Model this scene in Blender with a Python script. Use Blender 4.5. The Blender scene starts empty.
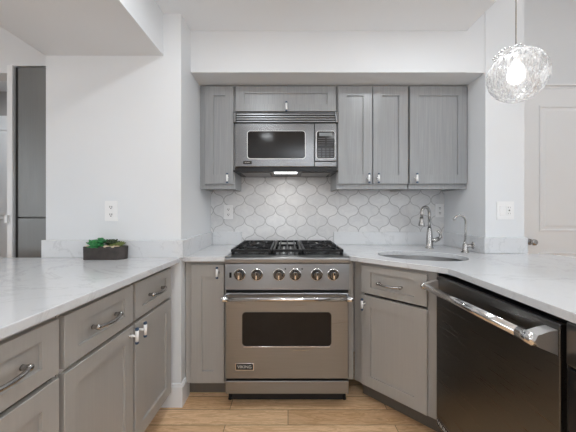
import bpy, bmesh, math, random
from mathutils import Vector, Matrix
random.seed(7)
S = bpy.context.scene
COL = S.collection
PI = math.pi

# ------------------------------------------------------------ camera, world, light, exposure
cam = bpy.data.objects.new('camera', bpy.data.cameras.new('camera'))
COL.objects.link(cam)
cam.location = (0, 0, 1.199)
cam.rotation_euler = (PI/2, 0, 0)
cam.data.sensor_width = 36
cam.data.lens = 36*290/576
cam.data.shift_y = -5/576
cam.data.clip_start = 0.02
S.camera = cam

w = bpy.data.worlds.new('world'); S.world = w; w.use_nodes = True
w.node_tree.nodes['Background'].inputs[0].default_value = (0.86, 0.93, 1.0, 1)
w.node_tree.nodes['Background'].inputs[1].default_value = 1.0

S.view_settings.view_transform = 'Standard'
S.view_settings.look = 'None'
S.view_settings.gamma = 1
S.view_settings.exposure = 0.0
S.view_settings.use_curve_mapping = False
S.cycles.use_denoising = True
S.cycles.max_bounces = 10
S.cycles.diffuse_bounces = 8

def area(name, loc, rot, sx, sy, power, color=(1, 1, 1), shape='RECTANGLE', spread=PI):
    l = bpy.data.lights.new(name, 'AREA')
    l.shape = shape; l.size = sx
    if shape in ('RECTANGLE', 'ELLIPSE'): l.size_y = sy
    l.energy = power; l.color = color; l.spread = spread
    o = bpy.data.objects.new(name, l); COL.objects.link(o)
    o.location = loc; o.rotation_euler = rot
    return o
# daylight through the narrow window behind the camera, plus two added rear fills
area('window_daylight', (-0.50, -2.94, 1.45), (PI/2, 0, 0), 0.18, 1.7, 7, (0.95, 0.98, 1.0))
area('added_fill_rear_right', (2.3, -2.94, 1.55), (PI/2, 0, 0), 1.5, 1.4, 20, (0.91, 0.96, 1.0))
area('added_fill_rear_left', (-2.1, -2.94, 1.45), (PI/2, 0, 0), 1.0, 1.3, 6, (0.91, 0.96, 1.0))
# large east window out of view, and an unseen west one added as fill
area('window_daylight_east', (3.90, -0.6, 1.7), (0, PI/2, 0), 1.8, 3.0, 14, (0.91, 0.96, 1.0))
area('added_fill_west', (-3.90, -0.9, 1.5), (0, -PI/2, 0), 1.4, 2.4, 20, (0.91, 0.96, 1.0))
# ceiling downlights of the kitchen and of the rooms at both sides, last one added as hall fill (trims built below)
DOWN = [(-0.30, 1.05, 2.41), (0.80, 1.25, 2.41), (-0.34, -0.4, 2.41), (0.75, -0.4, 2.41),
        (2.6, 1.6, 3.3), (2.6, -0.4, 3.3), (-2.4, 0.9, 2.6), (-2.4, -0.8, 2.6), (-2.9, 2.75, 2.6)]
PW = [6.5, 5.5, 3, 2, 4, 3, 0.8, 1, 6]
for (x, y, z), p in zip(DOWN, PW):
    area('downlight', (x, y, z-0.012), (0, 0, 0), 0.17, 0.17, p, (0.90, 0.955, 1.0), 'DISK')
# uplight added to brighten the ceiling, housed in an unseen torchiere
area('added_uplight', (0.45, -1.9, 1.80), (PI, 0, 0), 0.30, 0.30, 54, (0.92, 0.96, 1.0), 'DISK')

# ------------------------------------------------------------ materials
def new_mat(name):
    m = bpy.data.materials.new(name); m.use_nodes = True
    nt = m.node_tree; b = nt.nodes['Principled BSDF']
    return m, nt, b
def N(nt, t, **kw):
    n = nt.nodes.new(t)
    for k, v in kw.items(): setattr(n, k, v)
    return n
def coords(nt, scale=(1, 1, 1), rot=(0, 0, 0), src='Object'):
    tc = N(nt, 'ShaderNodeTexCoord'); mp = N(nt, 'ShaderNodeMapping')
    mp.inputs['Scale'].default_value = scale; mp.inputs['Rotation'].default_value = rot
    nt.links.new(tc.outputs[src], mp.inputs['Vector'])
    return mp.outputs['Vector']
def noise(nt, vec, scale, detail=4, rough=0.5, dist=0.0):
    n = N(nt, 'ShaderNodeTexNoise')
    n.inputs['Scale'].default_value = scale; n.inputs['Detail'].default_value = detail
    n.inputs['Roughness'].default_value = rough; n.inputs['Distortion'].default_value = dist
    nt.links.new(vec, n.inputs['Vector'])
    return n.outputs['Fac']
def ramp(nt, fac, stops):
    r = N(nt, 'ShaderNodeValToRGB'); cr = r.color_ramp
    while len(cr.elements) < len(stops): cr.elements.new(0.5)
    for e, (p, c) in zip(cr.elements, stops):
        e.position = p; e.color = (*c, 1)
    nt.links.new(fac, r.inputs['Fac'])
    return r.outputs['Color']
def bump(nt, b, h, strength=0.2, dist=0.001):
    bp = N(nt, 'ShaderNodeBump'); bp.inputs['Strength'].default_value = strength
    bp.inputs['Distance'].default_value = dist
    nt.links.new(h, bp.inputs['Height']); nt.links.new(bp.outputs['Normal'], b.inputs['Normal'])
def simple(name, col, rough=0.5, metal=0.0, var=0.06, nscale=8, spec=0.5):
    m, nt, b = new_mat(name)
    f = noise(nt, coords(nt), nscale, 3)
    c0 = tuple(max(0, c*(1-var)) for c in col); c1 = tuple(min(1, c*(1+var)) for c in col)
    nt.links.new(ramp(nt, f, [(0.3, c0), (0.7, c1)]), b.inputs['Base Color'])
    b.inputs['Roughness'].default_value = rough; b.inputs['Metallic'].default_value = metal
    b.inputs['Specular IOR Level'].default_value = spec
    return m
def steel(name, col, rough=0.3, axis='x', var=0.05, streak=60):
    m, nt, b = new_mat(name)
    sc = {'x': (1, streak, streak), 'z': (streak, streak, 1), 'y': (streak, 1, streak)}[axis]
    f = noise(nt, coords(nt, sc), 4.0, 3)
    c0 = tuple(c*(1-var) for c in col); c1 = tuple(min(1, c*(1+var)) for c in col)
    nt.links.new(ramp(nt, f, [(0.3, c0), (0.7, c1)]), b.inputs['Base Color'])
    b.inputs['Metallic'].default_value = 1.0
    rr = ramp(nt, f, [(0.2, (rough*0.85,)*3), (0.8, (min(1, rough*1.15),)*3)])
    nt.links.new(rr, b.inputs['Roughness'])
    bump(nt, b, f, 0.006, 0.0002)
    return m
def painted(name, col, grain=0.05):
    """satin painted wood with a faint vertical grain"""
    m, nt, b = new_mat(name)
    f = noise(nt, coords(nt, (60, 60, 1.6)), 1.6, 6, 0.6, 0.6)
    c0 = tuple(c*(1-grain) for c in col); c1 = tuple(min(1, c*(1+grain)) for c in col)
    nt.links.new(ramp(nt, f, [(0.32, c0), (0.68, c1)]), b.inputs['Base Color'])
    b.inputs['Roughness'].default_value = 0.32
    bump(nt, b, f, 0.05, 0.0004)
    return m

M = {}
M['wall'] = simple('wall_paint', (0.73, 0.746, 0.763), 0.65, var=0.012, nscale=2, spec=0.3)
M['ceil'] = simple('ceiling_paint', (0.86, 0.90, 0.94), 0.8, var=0.01, nscale=2, spec=0.2)
M['trim'] = simple('trim_paint', (0.80, 0.81, 0.82), 0.4, var=0.01, nscale=2)
M['taupe'] = simple('taupe_paint', (0.42, 0.40, 0.39), 0.7, var=0.02, nscale=2)
M['upper'] = painted('grey_stained_wood', (0.31, 0.318, 0.325), 0.10)
M['lower'] = painted('warm_grey_painted_wood', (0.375, 0.358, 0.335), 0.03)
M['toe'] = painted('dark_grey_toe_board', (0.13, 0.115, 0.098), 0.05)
M['carcass'] = painted('dark_grey_wood', (0.17, 0.16, 0.145), 0.05)  # one even dark grey for the refrigerator body and panel backing
M['steel'] = steel('brushed_steel', (0.29, 0.294, 0.30), 0.31, 'x', 0.03)
M['steel_dk'] = steel('dark_brushed_steel', (0.155, 0.150, 0.145), 0.30, 'x', 0.01)
M['steel_fr'] = steel('satin_steel_sheet', (0.19, 0.19, 0.186), 0.42, 'z')
M['nickel'] = steel('brushed_nickel', (0.42, 0.41, 0.40), 0.24, 'z', 0.03, 20)
M['chrome'] = steel('polished_steel', (0.80, 0.80, 0.80), 0.12, 'x', 0.02, 20)
M['black'] = simple('black_enamel', (0.012, 0.012, 0.013), 0.25, var=0.2, spec=0.3)
M['iron'] = simple('cast_iron', (0.010, 0.010, 0.011), 0.45, var=0.25, nscale=60, spec=0.3)
M['glassblack'] = simple('dark_oven_glass', (0.014, 0.012, 0.011), 0.10, var=0.1, nscale=20, spec=0.25)
M['rubber'] = simple('dark_gap', (0.012, 0.011, 0.010), 0.7)
M['white_plastic'] = simple('white_plastic', (0.82, 0.82, 0.82), 0.35, var=0.01)
M['grey_plastic'] = simple('grey_key', (0.09, 0.09, 0.095), 0.5, var=0.05)
M['display'] = simple('grey_display', (0.22, 0.235, 0.24), 0.3, var=0.05)
M['reflect_blue'] = simple('chrome_blue_reflection', (0.035, 0.07, 0.13), 0.35, var=0.1)  # end caps carry the dark blue reflection of chrome as colour
M['reflect_white'] = simple('chrome_white_reflection', (0.86, 0.86, 0.86), 0.2, var=0.01)  # white reflection in the chrome bar, put into its colour
M['satin'] = steel('bright_satin_steel', (0.72, 0.71, 0.70), 0.42, 'x', 0.02)
M['knobsteel'] = steel('dark_knob_steel', (0.15, 0.15, 0.152), 0.22, 'x', 0.02)
M['letters'] = simple('silver_lettering', (0.62, 0.61, 0.58), 0.4, var=0.02)

def quartz():
    m, nt, b = new_mat('white_quartz')
    v = coords(nt)
    base = ramp(nt, noise(nt, v, 1.8, 8, 0.62, 0.7),
                [(0.0, (0.66, 0.67, 0.685)), (0.485, (0.65, 0.66, 0.675)), (0.50, (0.57, 0.58, 0.595)), (0.515, (0.65, 0.66, 0.675)), (1.0, (0.62, 0.63, 0.645))])
    sp = ramp(nt, noise(nt, v, 28, 4, 0.7), [(0.30, (0.86, 0.86, 0.86)), (0.42, (1, 1, 1))])
    mx = N(nt, 'ShaderNodeMixRGB', blend_type='MULTIPLY'); mx.inputs[0].default_value = 0.6
    nt.links.new(base, mx.inputs[1]); nt.links.new(sp, mx.inputs[2])
    nt.links.new(mx.outputs[0], b.inputs['Base Color'])
    b.inputs['Roughness'].default_value = 0.16
    return m
M['quartz'] = quartz()

def arabesque():
    """lantern-shaped marble tiles with grey grout: two families of ogee lines"""
    m, nt, b = new_mat('arabesque_tile')
    tc = N(nt, 'ShaderNodeTexCoord'); sx = N(nt, 'ShaderNodeSeparateXYZ')
    nt.links.new(tc.outputs['Object'], sx.inputs[0])
    def ma(op, a, bb=None, c=None):
        n = N(nt, 'ShaderNodeMath', operation=op)
        for i, q in enumerate((a, bb, c)):
            if q is None: continue
            if isinstance(q, (int, float)): n.inputs[i].default_value = q
            else: nt.links.new(q, n.inputs[i])
        return n.outputs[0]
    P = 0.176
    X = ma('DIVIDE', ma('ADD', sx.outputs['X'], 0.194), P)
    Z = ma('DIVIDE', ma('SUBTRACT', sx.outputs['Z'], 1.291), P)
    a = ma('ADD', X, Z); c = ma('SUBTRACT', X, Z)
    A = 0.085
    a2 = ma('ADD', a, ma('MULTIPLY', ma('SINE', ma('MULTIPLY', c, 2*PI)), A))
    c2 = ma('ADD', c, ma('MULTIPLY', ma('SINE', ma('MULTIPLY', a, 2*PI)), A))
    def dist(q):
        return ma('ABSOLUTE', ma('SUBTRACT', ma('FRACT', q), 0.5))   # 0.5 on a line
    d = ma('MAXIMUM', dist(a2), dist(c2))
    line = ma('SMOOTH_MIN', 1.0, ma('MULTIPLY', ma('MAXIMUM', ma('SUBTRACT', d, 0.468), 0.0), 60.0), 0.1)
    # tone of each tile
    comb = N(nt, 'ShaderNodeCombineXYZ')
    nt.links.new(ma('FLOOR', a2), comb.inputs[0]); nt.links.new(ma('FLOOR', c2), comb.inputs[1])
    wn = N(nt, 'ShaderNodeTexWhiteNoise'); nt.links.new(comb.outputs[0], wn.inputs['Vector'])
    tone = ramp(nt, wn.outputs['Value'], [(0, (0.67, 0.67, 0.67)), (1, (0.76, 0.76, 0.76))])
    ve = ramp(nt, noise(nt, tc.outputs['Object'], 9, 6, 0.6, 1.0), [(0.40, (1, 1, 1)), (0.5, (0.93, 0.93, 0.94)), (0.6, (1, 1, 1))])
    mx = N(nt, 'ShaderNodeMixRGB', blend_type='MULTIPLY'); mx.inputs[0].default_value = 1
    nt.links.new(tone, mx.inputs[1]); nt.links.new(ve, mx.inputs[2])
    g = N(nt, 'ShaderNodeMixRGB'); nt.links.new(line, g.inputs[0])
    nt.links.new(mx.outputs[0], g.inputs[1]); g.inputs[2].default_value = (0.43, 0.43, 0.43, 1)
    nt.links.new(g.outputs[0], b.inputs['Base Color'])
    b.inputs['Roughness'].default_value = 0.22
    bump(nt, b, ma('SUBTRACT', 1.0, line), 0.5, 0.0015)
    return m
M['tile'] = arabesque()

def oak():
    m, nt, b = new_mat('oak_planks')
    v = coords(nt)
    br = N(nt, 'ShaderNodeTexBrick'); nt.links.new(v, br.inputs['Vector'])
    br.offset = 0.37; br.inputs['Scale'].default_value = 1
    br.inputs['Brick Width'].default_value = 0.95; br.inputs['Row Height'].default_value = 0.125
    br.inputs['Mortar Size'].default_value = 0.0016; br.inputs['Mortar Smooth'].default_value = 0.2
    br.inputs['Color1'].default_value = (0.95, 0.68, 0.42, 1); br.inputs['Color2'].default_value = (0.74, 0.48, 0.27, 1)
    br.inputs['Mortar'].default_value = (0.13, 0.07, 0.035, 1)
    g1 = ramp(nt, noise(nt, coords(nt, (1.4, 11, 11)), 2.4, 8, 0.65, 2.2), [(0.28, (0.50, 0.41, 0.33)), (0.46, (1, 1, 1)), (0.55, (0.72, 0.64, 0.55)), (0.75, (1.0, 0.98, 0.95))])
    g2 = ramp(nt, noise(nt, coords(nt, (3, 90, 90)), 2.0, 3, 0.6), [(0.3, (0.86, 0.83, 0.80)), (0.6, (1, 1, 1))])
    m1 = N(nt, 'ShaderNodeMixRGB', blend_type='MULTIPLY'); m1.inputs[0].default_value = 0.9
    nt.links.new(br.outputs['Color'], m1.inputs[1]); nt.links.new(g1, m1.inputs[2])
    m2 = N(nt, 'ShaderNodeMixRGB', blend_type='MULTIPLY'); m2.inputs[0].default_value = 0.8
    nt.links.new(m1.outputs[0], m2.inputs[1]); nt.links.new(g2, m2.inputs[2])
    nt.links.new(m2.outputs[0], b.inputs['Base Color'])
    b.inputs['Roughness'].default_value = 0.42
    return m
M['oak'] = oak()

def glass(name, tint=(1, 1, 1), base=0.10, edge=0.75):
    m, nt, b = new_mat(name)
    nt.nodes.remove(b)
    out = [n for n in nt.nodes if n.type == 'OUTPUT_MATERIAL'][0]
    tr = N(nt, 'ShaderNodeBsdfTransparent'); tr.inputs[0].default_value = (*tint, 1)
    gl = N(nt, 'ShaderNodeBsdfGlossy'); gl.inputs['Roughness'].default_value = 0.05
    lw = N(nt, 'ShaderNodeLayerWeight'); lw.inputs[0].default_value = 0.35
    mr = N(nt, 'ShaderNodeMapRange'); mr.inputs['To Min'].default_value = base; mr.inputs['To Max'].default_value = edge
    nt.links.new(lw.outputs['Facing'], mr.inputs['Value'])
    mx = N(nt, 'ShaderNodeMixShader'); nt.links.new(mr.outputs[0], mx.inputs[0])
    nt.links.new(tr.outputs[0], mx.inputs[1]); nt.links.new(gl.outputs[0], mx.inputs[2])
    nt.links.new(mx.outputs[0], out.inputs[0])
    return m
M['glass'] = glass('clear_glass')
M['globe'] = glass('swirled_glass', (0.98, 0.98, 0.98), 0.10, 0.7)
def streaks(m):
    nt = m.node_tree; out = [n for n in nt.nodes if n.type == 'OUTPUT_MATERIAL'][0]
    prev = out.inputs[0].links[0].from_socket
    d = N(nt, 'ShaderNodeBsdfDiffuse'); d.inputs[0].default_value = (0.95, 0.95, 0.95, 1)
    t = N(nt, 'ShaderNodeBsdfTranslucent'); t.inputs[0].default_value = (0.95, 0.95, 0.95, 1)
    a_ = N(nt, 'ShaderNodeMixShader'); nt.links.new(d.outputs[0], a_.inputs[1]); nt.links.new(t.outputs[0], a_.inputs[2])
    f = noise(nt, coords(nt, (60, 60, 9), (0, 0.5, 0)), 1.0, 3, 0.6, 0.8)
    fr = ramp(nt, f, [(0.40, (0.10, 0.10, 0.10)), (0.62, (0.62, 0.62, 0.62))])
    mx = N(nt, 'ShaderNodeMixShader'); nt.links.new(fr, mx.inputs[0]); nt.links.new(prev, mx.inputs[1]); nt.links.new(a_.outputs[0], mx.inputs[2])
    nt.links.new(mx.outputs[0], out.inputs[0])
streaks(M['globe'])
def emit(name, col, s):
    m, nt, b = new_mat(name)
    b.inputs['Base Color'].default_value = (0.9, 0.9, 0.9, 1)
    b.inputs['Emission Color'].default_value = (*col, 1); b.inputs['Emission Strength'].default_value = s
    return m
M['bulb'] = emit('lit_bulb', (1, 0.98, 0.95), 1.6)
M['lamp'] = emit('lit_lens', (1, 0.97, 0.92), 6.0)
M['hoodlamp'] = emit('lit_cooktop_lamp', (1, 1, 1), 4.0)
M['planter'] = simple('dark_wood_planter', (0.045, 0.036, 0.032), 0.6, var=0.3, nscale=30)
M['soil'] = simple('dark_soil', (0.05, 0.035, 0.025), 0.9, var=0.4, nscale=60)
M['leaf'] = simple('green_leaf', (0.03, 0.20, 0.06), 0.45, var=0.35, nscale=40)
M['leaf_dk'] = simple('dark_green_leaf', (0.03, 0.055, 0.02), 0.5, var=0.35, nscale=40)
M['leaf_ol'] = simple('olive_leaf', (0.17, 0.20, 0.06), 0.5, var=0.3, nscale=40)
M['pebble'] = simple('beige_pebble', (0.62, 0.50, 0.36), 0.6, var=0.15, nscale=40)

# ------------------------------------------------------------ mesh helpers
class MB:
    def __init__(s): s.bm = bmesh.new(); s.mats = []
    def mi(s, m):
        if m not in s.mats: s.mats.append(m)
        return s.mats.index(m)
    def box(s, x0, x1, y0, y1, z0, z1, m, bev=0.0, seg=2):
        g = bmesh.ops.create_cube(s.bm, size=1.0)
        vs = g['verts']
        for v in vs:
            v.co = Vector((x0+(x1-x0)*(v.co.x+.5), y0+(y1-y0)*(v.co.y+.5), z0+(z1-z0)*(v.co.z+.5)))
        fs = set(f for v in vs for f in v.link_faces)
        i = s.mi(m)
        for f in fs: f.material_index = i
        if bev > 0:
            es = list(set(e for v in vs for e in v.link_edges))
            bmesh.ops.bevel(s.bm, geom=es, offset=bev, segments=seg, profile=0.5, affect='EDGES', material=-1)
        return s
    def ring_loft(s, rings, m, close=True, cap=True, smooth=True):
        i = s.mi(m); R = []
        for r in rings: R.append([s.bm.verts.new(p) for p in r])
        n = len(R[0])
        for a, b in zip(R[:-1], R[1:]):
            for k in range(n if close else n-1):
                f = s.bm.faces.new((a[k], a[(k+1) % n], b[(k+1) % n], b[k])); f.material_index = i; f.smooth = smooth
        if cap:
            f = s.bm.faces.new(R[0][::-1]); f.material_index = i
            f = s.bm.faces.new(R[-1]); f.material_index = i
        return s
    def tube(s, pts, rad, m, n=12, cap=True):
        pts = [Vector(p) for p in pts]
        if isinstance(rad, (int, float)): rad = [rad]*len(pts)
        rings = []; up = None
        for k, p in enumerate(pts):
            if k == 0: t = pts[1]-p
            elif k == len(pts)-1: t = p-pts[k-1]
            else: t = (pts[k+1]-p).normalized()+(p-pts[k-1]).normalized()
            t.normalize()
            if up is None:
                up = Vector((0, 0, 1)) if abs(t.z) < 0.9 else Vector((1, 0, 0))
            u = t.cross(up).normalized(); v = u.cross(t).normalized(); up = v
            rings.append([p+rad[k]*(math.cos(2*PI*j/n)*u+math.sin(2*PI*j/n)*v) for j in range(n)])
        return s.ring_loft(rings, m, cap=cap)
    def cyl(s, p0, p1, r, m, n=20, r1=None):
        return s.tube([p0, p1], [r, r if r1 is None else r1], m, n)
    def lathe(s, prof, origin, m, n=28, axis='z', cap=True):
        o = Vector(origin); rings = []
        for r, h in prof:
            ring = []
            for j in range(n):
                a = 2*PI*j/n; c, d = r*math.cos(a), r*math.sin(a)
                if axis == 'z': q = Vector((c, d, h))
                elif axis == 'y': q = Vector((c, h, -d))
                else: q = Vector((h, c, d))
                ring.append(o+q)
            rings.append(ring)
        return s.ring_loft(rings, m, cap=cap)
    def prism(s, poly, z0, z1, m, hole=None, bev=0.0):
        i = s.mi(m)
        def loop(pts, z): return [s.bm.verts.new((x, y, z)) for x, y in pts]
        for z, flip in ((z0, True), (z1, False)):
            loops = [loop(poly, z)] + ([loop(hole, z)] if hole else [])
            if z == z0: lo = loops
            else: hi = loops
            es = []
            for L in loops:
                for k in range(len(L)): es.append(s.bm.edges.new((L[k], L[(k+1) % len(L)])))
            g = bmesh.ops.triangle_fill(s.bm, edges=es, use_beauty=True, use_dissolve=False)
            for f in g['geom']:
                if isinstance(f, bmesh.types.BMFace): f.material_index = i
        for A, B in zip(lo, hi):
            for k in range(len(A)):
                f = s.bm.faces.new((A[k], A[(k+1) % len(A)], B[(k+1) % len(B)], B[k])); f.material_index = i
        return s
    def shaker(s, x0, x1, z0, z1, m, stile=0.06, rail=0.06, t=0.02, dep=0.011):
        """door or drawer front lying in local XZ with its face at y=0"""
        i = s.mi(m)
        def rect(a, b, c, d, y): return [s.bm.verts.new(p) for p in ((a, y, c), (b, y, c), (b, y, d), (a, y, d))]
        e = 0.0015
        r0 = rect(x0, x1, z0, z1, t)
        r1 = rect(x0, x1, z0, z1, e)
        r2 = rect(x0+e, x1-e, z0+e, z1-e, 0)
        r3 = rect(x0+stile, x1-stile, z0+rail, z1-rail, 0)
        r4 = rect(x0+stile+.0006, x1-stile-.0006, z0+rail+.0006, z1-rail-.0006, dep)
        rr = [r0, r1, r2, r3, r4]
        for a, b in zip(rr[:-1], rr[1:]):
            for k in range(4):
                s.bm.faces.new((a[k], a[(k+1) % 4], b[(k+1) % 4], b[k])).material_index = i
        s.bm.faces.new(r4).material_index = i
        s.bm.faces.new(r0[::-1]).material_index = i
        return s
    def text(s, body, size, loc, m, depth=0.0006, sx=1.0, face='-y'):
        cu = bpy.data.curves.new('t', 'FONT'); cu.body = body; cu.size = size
        cu.align_x = 'CENTER'; cu.align_y = 'CENTER'; cu.extrude = depth
        o = bpy.data.objects.new('t', cu); COL.objects.link(o)
        dg = bpy.context.evaluated_depsgraph_get()
        me = bpy.data.meshes.new_from_object(o.evaluated_get(dg))
        bpy.data.objects.remove(o); bpy.data.curves.remove(cu)
        me.transform(Matrix.Translation(loc) @ Matrix.Rotation(PI/2, 4, 'X') @ Matrix.Diagonal((sx, 1, 1, 1)))
        n0 = len(s.bm.faces); s.bm.from_mesh(me); s.bm.faces.ensure_lookup_table()
        i = s.mi(m)
        for f in s.bm.faces[n0:]: f.material_index = i
        bpy.data.meshes.remove(me)
        return s
    def rrect(s, x0, x1, z0, z1, r, y0, y1, m, n=6):
        """rounded rectangle plate in XZ between y0 and y1"""
        pts = []
        for cx, cz, a0 in ((x1-r, z0+r, -PI/2), (x1-r, z1-r, 0), (x0+r, z1-r, PI/2), (x0+r, z0+r, PI)):
            for k in range(n+1):
                a = a0+PI/2*k/n; pts.append((cx+r*math.cos(a), cz+r*math.sin(a)))
        return s.ring_loft([[Vector((x, y, z)) for x, z in pts] for y in (y0, y1)], m, smooth=False)
    def blob(s, c, r, m, sub=2, rot=None):
        g = bmesh.ops.create_icosphere(s.bm, subdivisions=sub, radius=1.0)
        Mx = Matrix.Translation(c) @ (rot or Matrix.Identity(4)) @ Matrix.Diagonal((*r, 1))
        for v in g['verts']: v.co = Mx @ v.co
        i = s.mi(m)
        for f in set(f for v in g['verts'] for f in v.link_faces): f.material_index = i; f.smooth = True
        return s
    def build(s, name, parent=None, kind=None, **props):
        bmesh.ops.recalc_face_normals(s.bm, faces=s.bm.faces)
        me = bpy.data.meshes.new(name); s.bm.to_mesh(me); s.bm.free()
        for m in s.mats: me.materials.append(m)
        o = bpy.data.objects.new(name, me); COL.objects.link(o)
        if parent: o.parent = parent
        if kind: o['kind'] = kind
        for k, v in props.items(): o[k] = v
        return o
def thing(name, label, cat, loc=(0, 0, 0), rz=0, group=None):
    o = bpy.data.objects.new(name, None); COL.objects.link(o)
    o.empty_display_size = 0.1
    o.location = loc; o.rotation_euler = (0, 0, rz); o['label'] = label; o['category'] = cat
    if group: o['group'] = group
    return o
def B(x0, x1, y0, y1, z0, z1, m, bev=0.0): return MB().box(x0, x1, y0, y1, z0, z1, m, bev)
def struct(name, mb): return mb.build(name, kind='structure')

# ------------------------------------------------------------ the room
W, Cc, T = M['wall'], M['ceil'], M['trim']
struct('floor', B(-4, 4, -3, 4.2, -0.1, 0, M['oak']))
struct('ceiling', B(-0.764, 1.198, -3, 2.6, 2.41, 3.4, Cc))
struct('ceiling_left', B(-4, -1.485, -3, 4.2, 2.6, 3.4, Cc).box(-1.485, -0.764, 1.779, 4.2, 2.41, 3.4, Cc))
struct('ceiling_right', B(1.198, 4, -3, 4.2, 3.3, 3.4, Cc))
struct('ceiling_bulkhead', B(-1.485, -0.764, -3, 1.779, 2.152, 3.4, W))
struct('wall_back', B(-0.656, 1.329, 2.472, 2.6, 0, 2.41, W))
struct('wall_header', B(-0.656, 1.198, 1.952, 2.472, 2.132, 2.41, W))
struct('wall_left', B(-1.485, -0.656, 1.779, 1.9, 0, 2.41, W).box(-0.78, -0.656, 1.9, 2.6, 0, 2.41, W))
struct('wall_right', B(1.329, 1.59, 1.952, 2.6, 0, 3.3, W).box(1.198, 1.329, 1.957, 2.472, 2.132, 3.3, W).box(1.47, 1.59, 2.6, 2.86, 0, 3.3, W))
struct('wall_door_side', B(1.59, 2.28, 2.86, 3.0, 0, 3.3, W).box(2.28, 3.14, 2.86, 3.0, 2.392, 3.3, W).box(3.14, 4, 2.86, 3.0, 0, 3.3, W))
struct('wall_pantry', B(-4, -0.78, 2.0, 2.12, 2.2, 2.6, W).box(-4, -1.925, 2.0, 2.12, 2.15, 2.2, W)
       .box(-4, -2.85, 2.0, 2.12, 0, 2.15, W).box(-0.99, -0.78, 2.0, 2.12, 0, 2.2, W))
struct('wall_hall', B(-4, -0.65, 3.4, 3.5, 0, 2.6, M['taupe']).box(-1.925, -1.887, 2.12, 3.4, 0, 2.6, M['taupe']))
struct('trim_1', B(-1.925, -1.887, 1.985, 2.12, 0, 2.2, M['trim'], 0.002))
TP = M['taupe']
struct('wall_rear', B(-4, 4, -3.12, -3, 0, 0.5, TP).box(-4, 4, -3.12, -3, 2.40, 3.4, TP).box(-4, -2.65, -3.12, -3, 0.5, 2.4, TP)
       .box(-1.55, -0.64, -3.12, -3, 0.5, 2.4, TP).box(-0.36, 1.5, -3.12, -3, 0.5, 2.4, TP).box(3.1, 4, -3.12, -3, 0.5, 2.4, TP))
def side_wall(name, x0, x1, ya, yb, za, zb_):
    struct(name, B(x0, x1, -3, ya, 0, 3.4, W).box(x0, x1, yb, 4.2, 0, 3.4, W).box(x0, x1, ya, yb, 0, za, W).box(x0, x1, ya, yb, zb_, 3.4, W))
side_wall('wall_west', -4.12, -4, -2.2, 0.4, 0.7, 2.3)
side_wall('wall_east', 4, 4.12, -2.2, 1.0, 0.7, 2.7)
for nm, x, ya, yb, za, zb_ in (('added_window_west', -4.06, -2.2, 0.4, 0.7, 2.3), ('window_3', 4.06, -2.2, 1.0, 0.7, 2.7)):  # west window is unseen, added to go with its side fill
    g = MB().box(x-.03, x+.03, ya, yb, za, za+.05, T).box(x-.03, x+.03, ya, yb, zb_-.05, zb_, T)
    for k in range(4):
        y = ya+(yb-ya-0.05)*k/3; g.box(x-.03, x+.03, y, y+.05, za+.05, zb_-.05, T)
    g = struct(nm, g)
    MB().box(x-.003, x+.003, ya+.05, yb-.05, za+.05, zb_-.05, M['glass']).build('pane', g, label='clear glass panes')
for nm, xa, xb in (('window_1', -0.64, -0.36), ('added_window_rear_right', 1.5, 3.1), ('added_window_rear_left', -2.65, -1.55)):  # the two wide rear windows are unseen, added with their fill lights
    wf = MB().box(xa, xb, -3.08, -3.02, 0.5, 0.54, T).box(xa, xb, -3.08, -3.02, 2.36, 2.40, T)
    wf.box(xa, xa+0.04, -3.08, -3.02, 0.54, 2.36, T).box(xb-0.04, xb, -3.08, -3.02, 0.54, 2.36, T)
    win = struct(nm, wf)
    MB().box(xa+0.04, xb-0.04, -3.053, -3.047, 0.54, 2.36, M['glass']).build('pane', win, label='clear glass pane')
bb = MB()
bb.box(-0.78, -0.644, 1.767, 1.779, 0, 0.125, T, 0.001).box(-0.656, -0.644, 1.779, 1.9, 0, 0.125, T)
bb.box(-0.78, -0.648, 1.771, 1.779, 0.125, 0.14, T, 0.001).box(-0.656, -0.648, 1.779, 1.9, 0.125, 0.14, T)
struct('baseboard_left', bb)
# white panelled door at the right
def panel_door(name, x0, x1, y, z1, panels, m):
    mb = MB().box(x0, x1, y, y+0.04, 0.01, z1, m)
    for (a, b, c, d) in panels:
        for k, (ins, dy) in enumerate(((0, 0.006), (0.012, -0.002), (0.03, 0.003), (0.045, 0.007))):
            pass
        def rr(i, yy): return [Vector(p) for p in ((a+i, yy, c+i), (b-i, yy, c+i), (b-i, yy, d-i), (a+i, yy, d-i))]
        mb.ring_loft([rr(0, y+0.001), rr(0.004, y-0.009), rr(0.016, y-0.009), rr(0.024, y-0.001), rr(0.04, y-0.001), rr(0.058, y-0.007)], m, smooth=False)
    return struct(name, mb)
dr = panel_door('door_1', 2.285, 3.135, 2.82, 2.384, [(2.44, 2.98, 1.00, 2.225), (2.44, 2.98, 0.2, 0.80)], T)
kn = MB()
kn.lathe([(0.030, 0), (0.030, 0.006), (0.012, 0.010), (0.011, 0.035), (0.022, 0.042), (0.030, 0.055), (0.028, 0.068), (0.014, 0.074)], (2.345, 2.819, 0.90), M['nickel'], axis='y', n=24)
for v in kn.bm.verts: v.co.y = 2.819-(v.co.y-2.819)
kn.build('door_knob', dr, label='round brushed nickel door knob')
ct = MB().box(2.19, 3.23, 2.83, 2.86, 2.392, 2.418, T, 0.003).box(2.18, 3.24, 2.815, 2.86, 2.418, 2.434, T, 0.003)
ct.box(2.19, 2.28, 2.83, 2.86, 0, 2.392, T, 0.003).box(3.14, 3.23, 2.83, 2.86, 0, 2.392, T, 0.003)
struct('trim_2', ct)
panel_door('door_2', -3.75, -2.9, 3.35, 2.3, [(-3.6, -3.05, 1.1, 2.15)], T)

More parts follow.
